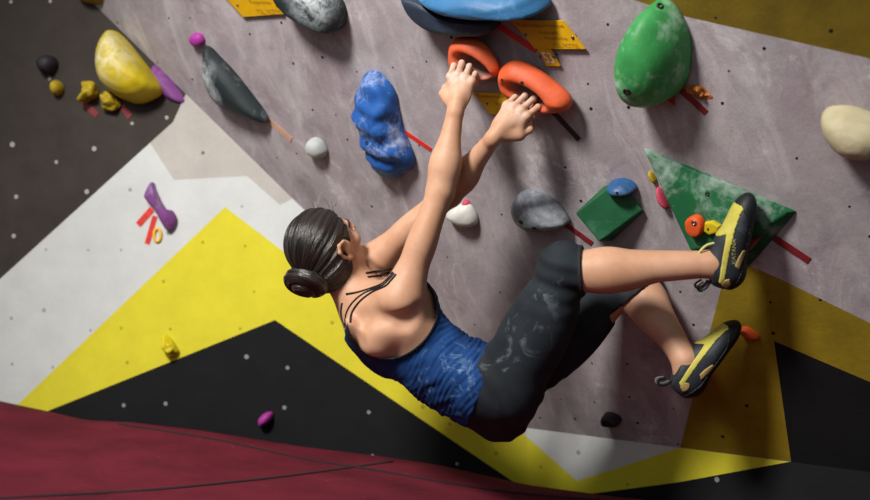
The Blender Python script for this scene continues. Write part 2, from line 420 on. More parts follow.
def strip(name, label, cat, mat, pl, a, b, w, off=.0022, group=None):
    on, n, x, y = PL[pl]; p, q = on(*a, off), on(*b, off); d = nrm(q - p); s = np.cross(n, d) * w / 2; N = 10; vs, fs = [], []
    for i in range(N + 1):
        c = p + (q - p) * i / N + n * .0012 * mnoise.noise(Vector(p + d * i))
        vs += [c - s, c + s, c + s - n * .002, c - s - n * .002]
    for i in range(N):
        for k in range(4): fs.append((i * 4 + k, i * 4 + (k + 1) % 4, i * 4 + 4 + (k + 1) % 4, i * 4 + 4 + k))
    fs += [(3, 2, 1, 0), (N * 4, N * 4 + 1, N * 4 + 2, N * 4 + 3)]
    o = mesh_obj(name, vs, fs, mat, smooth=False); tag(o, label, cat, group); return o
def hull(name, label, cat, mat, pts, bev=.004, group=None):
    bm = bmesh.new(); 
    for p in pts: bm.verts.new(p)
    r = bmesh.ops.convex_hull(bm, input=bm.verts[:])
    bmesh.ops.dissolve_limit(bm, angle_limit=.02, verts=bm.verts[:], edges=bm.edges[:])
    bmesh.ops.bevel(bm, geom=bm.edges[:], offset=bev, segments=2, affect='EDGES', profile=.5)
    o = bm_obj(name, bm, mat, smooth=False); tag(o, label, cat, group)
    return o
def text_on(parent, txt, corners, u0, u1, v0, v1, mat, n, name='lettering', bold=0.0, lift=.0008):
    """lettering laid on a plate: corners tl, tr, bl; txt fills the u0..u1 x v0..v1 box of the plate"""
    cu = bpy.data.curves.new('t', 'FONT'); cu.body = txt; cu.offset = bold; ob = bpy.data.objects.new('t', cu); COL.objects.link(ob)
    bpy.context.view_layer.update(); me = ob.evaluated_get(bpy.context.evaluated_depsgraph_get()).to_mesh()
    co = np.array([v.co[:] for v in me.vertices]); fs = [tuple(p.vertices) for p in me.polygons]; ob.to_mesh_clear(); bpy.data.objects.remove(ob)
    mn, mx = co.min(0), co.max(0); tl, tr, bl = corners; vs = []
    for c in co:
        u = u0 + (u1 - u0) * (c[0] - mn[0]) / (mx[0] - mn[0]); v = v1 + (v0 - v1) * (c[1] - mn[1]) / (mx[1] - mn[1])
        vs.append(tl + (tr - tl) * u + (bl - tl) * v + n * lift)
    return mesh_obj(name, vs, fs, mat, parent, smooth=False)
def plate(name, label, mat, tl, tr, br, bl, off, texts, tmat, bolts, thick=.005, edge=None):
    c = [onA(*p, off) for p in (tl, tr, br, bl)]; vs = c + [q - AN * thick for q in c]
    o = mesh_obj(name, vs, [(0, 1, 2, 3), (7, 6, 5, 4), (0, 4, 5, 1), (1, 5, 6, 2), (2, 6, 7, 3), (3, 7, 4, 0)], mat, smooth=False); tag(o, label, 'sign')
    for (tx, u0, u1, v0, v1, bd) in texts: text_on(o, tx, (c[0], c[1], c[3]), u0, u1, v0, v1, tmat, AN, bold=bd)
    for (u, v) in bolts:
        p = c[0] + (c[1] - c[0]) * u + (c[3] - c[0]) * v; vv, ff = [], []
        for (r, h) in ((.0045, -off), (.0045, .002), (.003, .0035)):
            for k in range(12): a = k * math.pi / 6; vv.append(p + AN * h + r * (math.cos(a) * KD + math.sin(a) * AU))
        ff = [(r * 12 + k, r * 12 + (k + 1) % 12, r * 12 + 12 + (k + 1) % 12, r * 12 + 12 + k) for r in (0, 1) for k in range(12)] + [tuple(24 + k for k in range(12))]
        mesh_obj('standoff_bolt', vv, ff, BOLT, o)
    return o

def prox(t, p, r0, r1):
    x = t.n('ShaderNodeVectorMath'); x.operation = 'DISTANCE'; t.l(t.tc.outputs['Object'], x.inputs[0]); x.inputs[1].default_value = tuple(p); return t.ramp(x.outputs['Value'], r0, r1, 1, 0)
orange = plastic('resin_orange', (216, 84, 34), .6, (), .35, 14, chalk_rgb=(205, 150, 130), lo=.56)
green = plastic('resin_green', (60, 150, 80), .5, (), .8, 7, chalk_rgb=(190, 222, 200), lo=.5)
green2 = plastic('ply_green', (22, 96, 56), .65, (), .75, 6, chalk_rgb=(190, 205, 198), lo=.475)
green3 = plastic('ply_green_clean', (26, 92, 56), .6, (), .25, 6, chalk_rgb=(150, 180, 165), lo=.56)
dark = plastic('resin_dark', (33, 42, 45), .6, [(onA(206, 74, .05), .065), (onA(217, 94, .05), .05), (onA(308, -4, .09), .12)], .3, 11, chalk_rgb=(196, 205, 208), lo=.54)
slate = plastic('resin_slate', (116, 123, 132), .6, (), .8, 8, chalk_rgb=(190, 195, 202), lo=.46)
navy = plastic('resin_navy', (44, 54, 70), .55, (), .3, 9, chalk_rgb=(130, 140, 150), lo=.55)
blue = plastic('resin_blue', (38, 92, 168), .5, (), .75, 12, chalk_rgb=(190, 200, 220), lo=.52)
sky = plastic('resin_sky_blue', (50, 106, 152), .5, (), .5, 6, chalk_rgb=(150, 190, 215), lo=.5)
blue2 = plastic('resin_small_blue', (44, 92, 142), .5, (), .2, 10)
cream = plastic('resin_cream', (196, 186, 150), .6, (), .3, 5, chalk_rgb=(226, 222, 204), lo=.5)
white = plastic('resin_white', (206, 206, 200), .6, (), .3, 8)
greyw = plastic('resin_grey_white', (172, 178, 176), .6, (), .4, 8, chalk_rgb=(215, 220, 220))
yel = plastic('resin_yellow', (196, 174, 20), .6, [(onB(106, 56, .12), .14)], 0, chalk_rgb=(218, 212, 170))
yel2 = plastic('resin_mustard', (170, 146, 26), .6)
purple = plastic('resin_purple', (120, 62, 128), .6, (), .5, 8, chalk_rgb=(190, 170, 200), lo=.55)
magenta = plastic('resin_magenta', (160, 52, 146), .6)
pink = plastic('resin_pink', (196, 74, 96), .6)
redp = plastic('resin_red', (150, 44, 52), .6, (), .2)
charcoal = plastic('resin_charcoal', (38, 36, 42), .6)
T_red = simple('tape_red', (206, 44, 30), .55); T_dred = simple('tape_dark_red', (120, 26, 32), .6); T_blk = simple('tape_black', (28, 25, 26), .6)
T_org = simple('tape_orange', (176, 104, 40), .6); T_bge = simple('tape_beige', (190, 150, 122), .7)
S_yel = simple('acrylic_yellow', (206, 158, 16), .35, 0, .06); S_txt = simple('print_dark', (134, 92, 16), .6); S_wht = simple('print_white', (236, 226, 200), .6)

# --- overhanging right-hand panel
hold('climbing_hold', 'big pale-chalked green egg-shaped hold high on the grey panel', 'climbing hold', green, 'A',
     [(655, -2), (672, 6), (686, 28), (692, 52), (689, 80), (678, 97), (655, 107), (636, 106), (620, 92), (614, 66), (619, 38), (634, 12)], .15, [(660, 6, .009), (627, 92, .011)], lean=(-.03, 0))
hold('climbing_hold', 'cream rounded hold at the right edge of the grey panel', 'climbing hold', cream, 'A',
     [(824, 108), (845, 105), (868, 112), (890, 124), (898, 140), (886, 158), (862, 160), (842, 153), (828, 138), (821, 122)], .10)
hold('climbing_hold', 'lumpy bright blue elongated hold dusted with chalk, left of the hands', 'climbing hold', blue, 'A',
     [(364, 70), (378, 74), (392, 90), (397, 112), (402, 130), (414, 158), (411, 171), (390, 178), (374, 170), (364, 150), (358, 122), (351, 104), (355, 80)], .085, [(367, 143, .007)],
     ridge=(.007, 95, 1.2), noise=.012, nscale=14)
hold('climbing_hold', 'black almond-shaped hold with chalk smears at upper left', 'climbing hold', dark, 'A',
     [(204, 45), (214, 54), (232, 72), (250, 94), (270, 121), (255, 120), (232, 111), (214, 97), (204, 76), (202, 58)], .07, sharp=False)
hold('climbing_hold', 'small magenta knob touching the tip of the black almond hold', 'climbing hold', magenta, 'A',
     [(191, 34), (200, 33), (205, 40), (203, 46), (194, 46), (189, 40)], .03)
hold('climbing_hold', 'dark hold with a white chalked top beside the upper left sign', 'climbing hold', dark, 'A',
     [(272, -12), (300, -16), (330, -10), (345, 8), (347, 26), (342, 34), (326, 31), (304, 20), (286, 8)], .09, prof='flat')
hold('climbing_hold', 'small pale grey round knob between black and blue holds', 'climbing hold', greyw, 'A',
     [(306, 141), (314, 137), (323, 142), (328, 152), (324, 158), (314, 156), (306, 150)], .045)
hold('climbing_hold', 'small white pointed hold behind the forearms', 'climbing hold', white, 'A',
     [(446, 214), (455, 206), (468, 203), (476, 213), (478, 224), (470, 227), (456, 223)], .045)
hold('climbing_hold', 'tiny pink foothold on top of the small white hold', 'climbing hold', pink, 'A',
     [(463, 200), (468, 200), (471, 205), (467, 208), (462, 206)], .02)
hold('climbing_hold', 'grey half-moon hold with two bolt holes below the hands', 'climbing hold', slate, 'A',
     [(513, 198), (521, 190), (536, 191), (554, 202), (569, 221), (568, 227), (552, 232), (531, 231), (517, 221), (511, 208)], .085, [(521, 222, .007), (534, 228, .007)])
hold('climbing_hold', 'small blue rounded hold on the upper edge of the green wedge', 'climbing hold', blue2, 'A',
     [(607, 183), (615, 178), (628, 180), (637, 190), (634, 196), (620, 196), (609, 192)], .065, [(617, 193, .004)])
hold('climbing_hold', 'orange foothold under the toe of the lower shoe', 'climbing hold', orange, 'A',
     [(741, 327), (748, 327), (757, 334), (760, 339), (753, 340), (745, 337), (740, 332)], .025)
hold('climbing_hold', 'small black chipped foothold low on the grey panel', 'climbing hold', charcoal, 'A',
     [(601, 413), (608, 412), (618, 418), (622, 427), (612, 427), (602, 424)], .045, prof='flat')
# blue volume pair at the top
hold('climbing_hold', 'large sky-blue shell hold at the top edge of the photo', 'climbing hold', sky, 'A',
     [(418, -14), (480, -30), (534, -14), (546, 4), (551, 16), (548, 21), (520, 19), (492, 19), (462, 14), (436, 6)], .15, [(548, 14, .009)], lean=(0, -.03))
hold('climbing_hold', 'dark blue curved hold under the sky-blue shell hold', 'climbing hold', navy, 'A',
     [(402, -12), (426, -6), (446, 10), (472, 18), (496, 20), (501, 30), (496, 36), (470, 36), (440, 31), (420, 20), (406, 4)], .10, [(443, 18, .012)], prof='flat')
# volumes
E = lambda px, py, h=0.0: onA(px, py, h)
hull('climbing_volume', 'dark green wooden wedge block under the small blue hold', 'climbing volume', green3,
     [E(604, 186), E(645, 211), E(612, 241), E(590, 222), E(575, 213, .08), E(599, 242, .08), E(642, 210, .02), E(575, 213, .08) + E(642, 210, .02) - E(599, 242, .08)])
tri = hull('climbing_volume', 'chalky green triangular volume behind the upper shoe', 'climbing volume', green2,
     [E(645, 147), E(798, 211), E(750, 267), E(706, 258), E(690, 250, .05), E(740, 241, .06), E(789, 212, .02), E(643, 149, .012)])
tv = [tuple(v.co) for v in tri.data.vertices]; tf = [tuple(p.vertices) for p in tri.data.polygons]
tb = BVHTree.FromPolygons([Vector(v) for v in tv], tf)
def on_tri(px, py):
    h = tb.ray_cast(Vector(CAM), Vector(ray(px, py))); nn = np.array(h[1]); nn = nn if nn @ ray(px, py) < 0 else -nn; return np.array(h[0]), nn
p, nn = on_tri(695, 232); PL['T'] = (lambda px, py, off=0.0: hit(px, py, p, nn, off), nn, nrm(np.cross(nn, V(.2, 1, .3))), None)
PL['T'] = (*PL['T'][:3], np.cross(PL['T'][1], PL['T'][2])); on_t = PL['T'][0]
for q in ((707.5, 194),): bolt(tri, tv, tf, *q, .006, BOLTD, 'bolt_hole')
hold('climbing_hold', 'round orange foothold bolted to the green triangular volume', 'climbing hold', orange, 'T',
     [(686, 218), (694, 214), (702, 217), (706, 226), (703, 235), (694, 237), (687, 231), (685, 224)], .028, [(694, 223, .008, BOLT)], prof='flat')
hold('climbing_hold', 'small yellow foothold beside the round orange one on the green volume', 'climbing hold', yel, 'T',
     [(705, 221), (713, 220), (722, 225), (720, 232), (710, 235), (704, 231)], .016, [(708, 229, .003)], prof='flat', sharp=True)
hold('climbing_hold', 'pink foothold at the left edge of the green triangular volume', 'climbing hold', pink, 'A',
     [(656, 187), (661, 190), (668, 202), (670, 209), (664, 207), (658, 199)], .03)
hold('climbing_hold', 'dull yellow sliver of a hold above the pink foothold', 'climbing hold', yel2, 'A',
     [(648, 171), (652, 172), (657, 180), (656, 184), (650, 178)], .02)
hold('climbing_hold', 'dark red foothold under the green triangular volume beside the upper shoe', 'climbing hold', redp, 'A',
     [(748, 236), (761, 232), (765, 240), (755, 249), (747, 247)], .105)

# orange jugs with pockets
def jug(label, px, H, pockets, bolts):
    on, n, x, y = PL['A']; o2 = smooth_outline(px, 60)
    ref = E(px[0][0], px[0][1])
    mid = [on(p[0], p[1], H * .45) for p in o2]; c = np.mean(mid, 0)
    uv = np.array([((q - c) @ x, (q - c) @ y) for q in mid]); a, b = uv, np.roll(uv, -1, 0)
    pk = [(on(q[0], q[1], H * q[2]), q[3:]) for q in pockets]
    def f(p, cull=None):
        q = np.stack([(p - c) @ x, (p - c) @ y], 1); w = (p - c) @ n + H * .45
        d2 = np.full(len(p), 9.0); ins = np.zeros(len(p), bool)
        for i in range(len(a)):
            e = b[i] - a[i]; r = q - a[i]; t = np.clip(r @ e / (e @ e + 1e-12), 0, 1); d2 = np.minimum(d2, ((r - t[:, None] * e) ** 2).sum(1))
            cnd = (a[i][1] > q[:, 1]) != (b[i][1] > q[:, 1]); xi = a[i][0] + (q[:, 1] - a[i][1]) * e[0] / (e[1] if abs(e[1]) > 1e-9 else 1e-9); ins ^= cnd & (q[:, 0] < xi)
        d = np.sqrt(d2) * np.where(ins, -1, 1)
        d = smax(d, np.maximum(w - H, -w), .07); d = np.maximum(d, -w)
        for (pc, (ru, rv, rw, ang)) in pk:
            ca, sa = math.cos(ang), math.sin(ang); r = p - pc
            qq = np.stack([(r @ x) * ca + (r @ y) * sa, -(r @ x) * sa + (r @ y) * ca, r @ n], 1)
            k0 = np.sqrt(((qq / [ru, rv, rw]) ** 2).sum(1)) + 1e-9; k1 = np.sqrt(((qq / np.square([ru, rv, rw])) ** 2).sum(1)) + 1e-9
            d = smax(d, -(k0 * (k0 - 1) / k1), .02)
        return d.astype(np.float32)
    al = np.array(mid); lo = np.minimum(al.min(0), (al - n * H).min(0)) - .06; hi = np.maximum(al.max(0), (al + n * H).max(0)) + .06
    t = NT('resin_orange_jug'); cc = t.mix(1, lin((208, 86, 42)), t.ramp(t.noise(14, 5), .3, .7, .75, 1.1), 'MULTIPLY')
    cc = t.mix(t.ramp(t.noise(10, 6, .65), .56, .74, 0, .3), cc, lin((206, 150, 126)))
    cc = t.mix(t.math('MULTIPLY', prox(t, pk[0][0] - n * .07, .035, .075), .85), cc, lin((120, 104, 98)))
    t.col(cc); t.rough(.6); t.bump(t.noise(120, 4), .25, .003)
    o = sdf_obj('climbing_hold', f, lo, hi, .0045, t.m, None, 2); tag(o, label, 'climbing hold')
    vv = [tuple(v.co) for v in o.data.vertices]; ff = [tuple(p.vertices) for p in o.data.polygons]
    for q in bolts: bolt(o, vv, ff, *q)
    return o
JUG1 = [(455, 37), (473, 36), (488, 46), (499, 63), (500, 74), (488, 81), (476, 80), (462, 74), (452, 66), (450, 50)]
JUG2 = [(514, 59), (532, 65), (553, 79), (571, 96), (571, 109), (556, 113), (538, 112), (517, 101), (503, 90), (500, 70)]
jug('orange jug with a pocket, gripped by the upper right hand', JUG1, .095, [(468, 70, 1.0, .060, .031, .075, -.78)], [])
jug('longer orange jug gripped by the lower left hand', JUG2, .095, [(521, 99, 1.0, .070, .031, .074, -.62)], [(502, 80, .004), (522, 83, .005)])

# signs
plate('route_sign', 'yellow sign with dark lettering beside the sky-blue hold', S_yel, (511, 20), (563, 21), (585, 49), (535, 49), .014,
      [('Rusiuojamosios', .05, .93, .10, .26, 0), ('Ruonami', .36, .72, .34, .47, 0), ('Ropinkite', .38, .80, .54, .68, 0), ('CEL. ROTOS', .44, .90, .78, .92, 0)], S_txt, [(.93, .55), (.05, .5)])
plate('number_plate', 'small yellow plate numbered 53 under the yellow sign', S_yel, (537, 48), (550, 48), (560, 66), (546, 66), .012,
      [('53', .15, .85, .22, .85, .012)], S_wht, [(-.08, .45), (1.02, .45)])
plate('route_sign', 'yellow sign half hidden behind the lower orange jug', S_yel, (473, 92.5), (520, 94), (538, 115), (490, 114), .008,
      [('Rusiuojamosios', .03, .95, .08, .26, 0), ('Ruonami', .32, .70, .40, .58, 0), ('CEL. ROTOS', .36, .85, .74, .92, 0)], S_txt, [(.12, .5)])
plate('route_sign', 'yellow sign cut by the upper left edge of the photo', S_yel, (205, -24), (256, -24), (283, 14), (243, 17), .012,
      [('Rusiuojamosios', .05, .93, .08, .22, 0), ('Ruonami', .36, .72, .34, .47, 0), ('Ropinkite', .42, .80, .58, .70, 0), ('CEL. ROTOS', .40, .84, .80, .92, 0)], S_txt, [(.88, .7), (.12, .7)])
# tapes
strip('tape_strip', 'bright red tape strip running up to the dark blue hold', 'tape', T_red, 'A', (498, 26), (536, 51), .016)
strip('tape_strip', 'bright red tape strip beside the lumpy blue hold', 'tape', T_red, 'A', (400, 129), (431, 150), .014)
strip('tape_strip', 'black tape strip below the lower orange jug', 'tape', T_blk, 'A', (551, 110), (579, 140), .016)
strip('tape_strip', 'red tape strip below the grey half-moon hold', 'tape', T_dred, 'A', (562, 222), (592, 244), .017)
strip('tape_strip', 'red tape strip beside the crumpled orange tape under the green egg', 'tape', T_dred, 'A', (676, 86), (706, 113), .017)
strip('tape_strip', 'dark red tape strip below the green triangular volume', 'tape', T_dred, 'A', (768, 234), (809, 261), .02)
strip('tape_strip', 'beige worn tape strip below the black almond hold', 'tape', T_bge, 'A', (266, 118), (291, 140), .022)
hull('tape_flag', 'small red tape triangle peeping out under the green egg', 'tape', simple('tape_flag_red', (176, 26, 34)), [E(664, 98, .004), E(674, 92, .004), E(675, 106, .006), E(664, 98, .002), E(674, 92, .002), E(675, 106, .001)], .0003)
hold('tape_scrap', 'crumpled orange tape scrap under the green egg hold', 'tape', T_org, 'A', [(684, 87), (700, 86), (708, 94), (713, 103), (700, 104), (690, 97)], .02, noise=.03, nscale=30, prof='cone')
# --- left wall, out of focus
hold('climbing_hold', 'big yellow ball hold with a chalk patch at upper left', 'climbing hold', yel, 'B',
     [(108, 30), (122, 38), (140, 58), (158, 80), (163, 92), (152, 100), (135, 104), (115, 97), (100, 84), (95, 64), (98, 44)], .16)
hold('climbing_hold', 'purple half-round hold beside the big yellow ball', 'climbing hold', purple, 'A',
     [(151, 65), (160, 72), (174, 86), (187, 102), (178, 101), (163, 92), (154, 82)], .05)
hold('climbing_hold', 'small dark purple round hold on the brown wall', 'climbing hold', charcoal, 'B', [(37, 60), (46, 55), (56, 58), (58, 66), (52, 74), (42, 74), (37, 68)], .06)
hold('climbing_hold', 'small mustard knob below the dark purple round hold', 'climbing hold', yel2, 'B', [(50, 84), (56, 80), (63, 84), (64, 91), (58, 96), (51, 93)], .05)
hold('climbing_hold', 'mustard hold with a hooked end left of the paired tapes', 'climbing hold', yel2, 'B', [(81, 84), (92, 81), (99, 88), (97, 97), (88, 100), (79, 104), (77, 98), (82, 93)], .06, noise=.02)
hold('climbing_hold', 'yellow lumpy hold directly under the big yellow ball', 'climbing hold', yel2, 'B', [(100, 96), (108, 91), (117, 98), (121, 106), (112, 111), (101, 109)], .06, noise=.02)
hold('climbing_hold', 'yellow hold cut by the top edge of the photo above the brown wall', 'climbing hold', yel2, 'B', [(78, -12), (108, -12), (112, -2), (103, 4), (86, 3), (77, -3)], .08)
strip('tape_strip', 'dark red tape under the hooked mustard hold', 'tape', T_dred, 'B', (83, 103), (97, 115), .022)
strip('tape_strip', 'dark red tape under the lumpy yellow hold', 'tape', T_dred, 'B', (121, 105), (130, 117), .022)
hold('climbing_hold', 'purple wavy bone-shaped hold on the white wall', 'climbing hold', purple, 'B',
     [(149, 184), (153, 182), (155, 188), (162, 203), (170, 214), (172, 210), (177, 218), (176, 226), (170, 232), (164, 225), (156, 210), (147, 200), (144, 195)], .05)
strip('tape_strip', 'red tape slanting left below the purple wavy hold', 'tape', T_red, 'B', (152, 209), (138, 225), .024)
strip('tape_strip', 'red tape hanging straighter below the purple wavy hold', 'tape', T_red, 'B', (155, 216), (147, 244), .02)
rp = [onB(157.5 + 3.4 * math.cos(a), 235 + 6.5 * math.sin(a), .004) for a in np.linspace(0, 2 * math.pi, 20, endpoint=False)]
tag(tube('tape_ring', rp, .006, simple('tape_yellow', (226, 180, 60)), closed=True), 'yellow tape ring below the purple wavy hold', 'tape')
hold('climbing_hold', 'magenta knob on the black triangle of the back wall', 'climbing hold', magenta, 'B', [(258, 420), (264, 413), (272, 412), (273, 418), (268, 424), (260, 427)], .05)
hold('climbing_hold', 'small yellow hold on the yellow band of the back wall', 'climbing hold', plastic('resin_lemon', (206, 190, 22)), 'B', [(160, 340), (166, 335), (174, 343), (180, 352), (174, 358), (166, 353)], .05, noise=.02)
# ------------------------------------------------------------------ the climber
def basis(s, r):
    s = nrm(s); r = np.asarray(r, float); r = nrm(r - s * (r @ s)); return s, r, np.cross(s, r)
PELV = P(505, 390, 3.06); CHEST = P(398, 332, 3.11); NECK = P(351, 294, 3.13)
S_, R_, F_ = basis(CHEST - PELV, (.205, -.86, .455))
S2, R2, F2 = basis(NECK - CHEST, V(.33, -.9, -.05))
# joints
shR, elR, wrR = P(402, 298, 2.98), P(440, 192, 2.97), P(456, 108, 2.965)
shL, elL, wrL = P(369, 266, 3.23), P(449, 194, 3.12), P(495, 136, 2.945)
hpR, knR, anR = P(515, 372, 2.97), P(565, 270, 2.87), P(714, 264, 2.77)
hpL, knL, anL = P(508, 384, 3.13), P(633, 277, 3.10), P(685, 360, 2.95)
def seg(a, b, t): return a + (b - a) * t
class Body: pass
torso, arms, legs, headp = [], [], [], []
WAIST = seg(PELV, CHEST, .43) - F_ * .034
# ---- torso
torso += [Ell(PELV + S_ * .02 - F_ * .018, (R_, F_, S_), (.148, .102, .12), .05),
          Ell(PELV + R_ * .070 - F_ * .042 - S_ * .012, (R_, F_, S_), (.078, .076, .085), .03),
          Ell(PELV - R_ * .070 - F_ * .042 - S_ * .012, (R_, F_, S_), (.078, .076, .085), .03),
          Ell(WAIST, (R_, F_, S_), (.130, .103, .16), .06),
          Ell(CHEST + S_ * .0, (R_, F_, S_), (.142, .108, .165), .06),
          Ell(CHEST + S2 * .07 - F2 * .01, (R2, F2, S2), (.135, .085, .085), .05),
          Ell(CHEST + F_ * .085 + R_ * .065 + S_ * .0, (R_, F_, S_), (.06, .05, .06), .04),
          Ell(CHEST + F_ * .085 - R_ * .065 + S_ * .0, (R_, F_, S_), (.06, .05, .06), .04)]
upper = [Cone(NECK - S2 * .03 - F2 * .01, shR - S2 * .0 - R2 * .02 - F2 * .012, .042, .044, .04), Cone(NECK - S2 * .05, shL, .034, .044, .03),
         # shoulder blades and the muscle running from them to the arms
         Ell(CHEST + R2 * .085 - F2 * .075 + S2 * .045, basis(S2 + R2 * .35, R2), (.085, .05, .03), .03),
         Ell(CHEST - R2 * .085 - F2 * .075 + S2 * .045, basis(S2 - R2 * .35, R2), (.085, .05, .03), .03),
         Cone(CHEST + R_ * .115 - F_ * .02 - S_ * .02, shR + S2 * -.0, .055, .055, .06), Cone(CHEST - R_ * .10 - F_ * .02, shL, .055, .05, .06),
         Cone(CHEST + F_ * .05 + R_ * .07 + S_ * .05, shR, .05, .04, .05),
         Cone(CHEST + R2 * .10 - F2 * .07 + S2 * .02, shR - F2 * .02, .035, .045, .04)]
# ---- arms
def arm(sh, el, wr, back):
    d = nrm(el - sh); u = nrm(wr - el)
    return [Ell(seg(sh, el, .10), basis(d, back), (.085, .049, .048), .022),
            Cone(sh, el, .044, .036, .025), Ell(seg(sh, el, .50) + back * .010, basis(d, back), (.10, .037, .037), .015),
            Ell(seg(sh, el, .48) - back * .012, basis(d, back), (.09, .034, .037), .015),
            Cone(el, seg(el, wr, .35), .035, .038, .015), Cone(seg(el, wr, .3), wr, .038, .0215, .015), Ell(el - back * .006, basis(d, back), (.03, .034, .038), .012),
            Ell(seg(el, wr, .28), basis(u, back), (.085, .037, .041), .02)]
arms += arm(shR, elR, wrR, V(-.1, -.95, .2)) + arm(shL, elL, wrL, V(-.1, -.95, .2))
# ---- hands
def hand(wr, h, b, flex, thumb, sc=1.05):
    """h: wrist to knuckles, b: back of the hand, thumb side s = right of the hand axis for +1"""
    h = nrm(h); b = np.asarray(b, float); b = nrm(b - h * (b @ h)); s = np.cross(b, h) * thumb; out = []
    K = [wr + h * l * sc + s * o * sc + b * bb for l, o, bb in ((.086, .030, .002), (.090, .010, .005), (.086, -.011, .003), (.078, -.029, -.002))]
    out.append(Cone(wr - h * .012, wr + h * .02, .0215, .022, .012))
    for k in K: out.append(Cone(wr + h * .018 + (k - wr) * .12, k - b * .004, .0155, .0125, .014))
    out.append(Ell(wr + h * .045 - b * .006, (h, s, b), (.05, .036, .014), .012))
    ln = [(.044, .027, .021), (.048, .031, .022), (.045, .029, .021), (.036, .022, .019)]
    for i, k in enumerate(K):
        p = k; an = 0; r = (.0098, .0098, .0094, .0084)[i]
        fan = (.03, .0, -.02, -.05)[i]
        for j in range(3):
            an += math.radians(flex[i][j]); d = nrm((h + s * fan) * math.cos(an) - b * math.sin(an)); q = p + d * ln[i][j] * sc
            out.append(Cone(p, q, r, r * .9, .005)); p = q; r *= .9
        out.append(Ell(k + b * .001, (h, s, b), (.011, .0095, .010), .008))
    return out, K, s, h, b
hR, KR, sR, hhR, bR = hand(wrR, (.16, .20, .93), (-.25, -.93, .2), [(26, 66, 50), (24, 70, 50), (26, 70, 52), (32, 66, 50)], 1)
# thumb side of the right hand lies to the left
hL, KL, sL, hhL, bL = hand(wrL, (.64, .02, .76), (-.14, -.95, .20), [(28, 66, 40), (22, 70, 44), (22, 70, 46), (28, 64, 46)], -1, 1.12)
def thumb(wr, h, s, b, sp, up):
    a = wr + h * .022 + s * .018 - b * .008; m = a + nrm(h * .6 + s * .8 - b * .25) * .040; e = m + nrm(h * up[0] + s * up[1] - b * up[2]) * .032; t = e + nrm(h * sp[0] + s * sp[1] - b * sp[2]) * .026
    return [Ell(a + (m - a) * .5 + h * .012 - s * .006, (h, s, b), (.034, .022, .0125), .012), Cone(a, m, .0165, .0125, .014), Cone(m, e, .0118, .0105, .006), Cone(e, t, .0105, .0088, .006)]
hL.append(Cone(KL[0] - hhL * .024 - bL * .008, wrL + hhL * .045 + sL * .046 - bL * .014, .0125, .0125, .012))
hR += thumb(wrR, hhR, sR, bR, (.9, -.1, .7), (.8, .1, .6)); hL += thumb(wrL, hhL, sL, bL, (.75, -.7, .2), (.9, .25, .1))
# ---- legs
def leg(hp, kn, an, front):
    d = nrm(kn - hp); u = nrm(an - kn); f1 = nrm(front - d * (front @ d)); f2 = nrm(front - u * (front @ u))
    return [Cone(hp, kn, .082, .054, .05), Ell(seg(hp, kn, .35) + f1 * .006, basis(d, f1), (.17, .076, .074), .04),
            Ell(seg(hp, kn, .42) - f1 * .02, basis(d, f1), (.15, .064, .064), .04)], \
           [Cone(seg(kn, an, -.02), seg(kn, an, .3), .052, .049, .02), Cone(seg(kn, an, .28), an, .050, .034, .03), Ell(kn + f1 * .012 + f2 * .012, basis(d, f1), (.055, .05, .05), .03),
            Ell(seg(kn, an, .30) - f2 * .014, basis(u, f2), (.115, .050, .052), .03)]
fR = nrm(V(-.4, .0, .9)); fL = nrm(V(.35, .3, .85))
tR, cR = leg(hpR, knR, anR, fR); tL, cL = leg(hpL, knL, anL, fL)
# feet frames: heel, toe, lateral
def foot_frame(heel, toe, ankle):
    t = nrm(toe - heel); w = ankle - heel; w = nrm(w - t * (w @ t)); return heel, t, w, np.cross(t, w)
footR = foot_frame(P(739, 288, 2.79), P(757, 194, 2.72), P(706, 262, 2.77))
footL = foot_frame(P(692, 401, 2.95), P(745, 324, 2.95), P(672, 360, 2.95))
def fp(F, t, w, l=0.0): return F[0] + F[1] * t + F[2] * w + F[3] * l
def foot(F):
    return [Cone(fp(F, .04, .03), fp(F, .19, .022), .024, .018, .02), Cone(fp(F, .05, .06), fp(F, .17, .03), .026, .014, .02)]
feet = foot(footR) + foot(footL)
for an, F in ((anR, footR), (anL, footL)): feet.append(Cone(an, fp(F, .05, .055), .033, .028, .02))
# ---- neck and head
HC = P(328, 246, 3.11)
hRt = V(.79, -.61, .0); hF = V(.47, .58, .66); hRt = nrm(hRt); hF = nrm(hF - hRt * (hF @ hRt)); hU = np.cross(hRt, hF)
def hp_(r, f, u): return HC + hRt * r + hF * f + hU * u
HA = (hRt, hF, hU)
headp += [Cone(NECK - S2 * .03, hp_(0, -.025, -.06), .056, .053, .04), Cone(NECK - S2 * .02 + F2 * .02, hp_(0, .01, -.075), .046, .044, .04),
          Ell(hp_(0, -.012, .022), HA, (.073, .092, .082), .02), Ell(hp_(0, .03, -.03), HA, (.060, .062, .080), .025),
          Ell(hp_(0, .055, -.088), HA, (.028, .026, .022), .03), Cone(hp_(.052, .0, -.065), hp_(.02, .06, -.092), .016, .016, .03), Cone(hp_(-.052, .0, -.065), hp_(-.02, .06, -.092), .016, .016, .03),
          Ell(hp_(.04, .062, -.028), HA, (.022, .02, .02), .02), Ell(hp_(-.04, .062, -.028), HA, (.022, .02, .02), .02),
          Cone(hp_(-.035, .078, .018), hp_(.035, .078, .018), .010, .010, .015),
          Cone(hp_(0, .09, .008), hp_(0, .112, -.026), .008, .0125, .012), Ell(hp_(.012, .098, -.03), HA, (.009, .011, .008), .006), Ell(hp_(-.012, .098, -.03), HA, (.009, .011, .008), .006),
          Ell(hp_(0, .088, -.053), HA, (.022, .012, .006), .006), Ell(hp_(0, .086, -.064), HA, (.019, .012, .007), .006)]
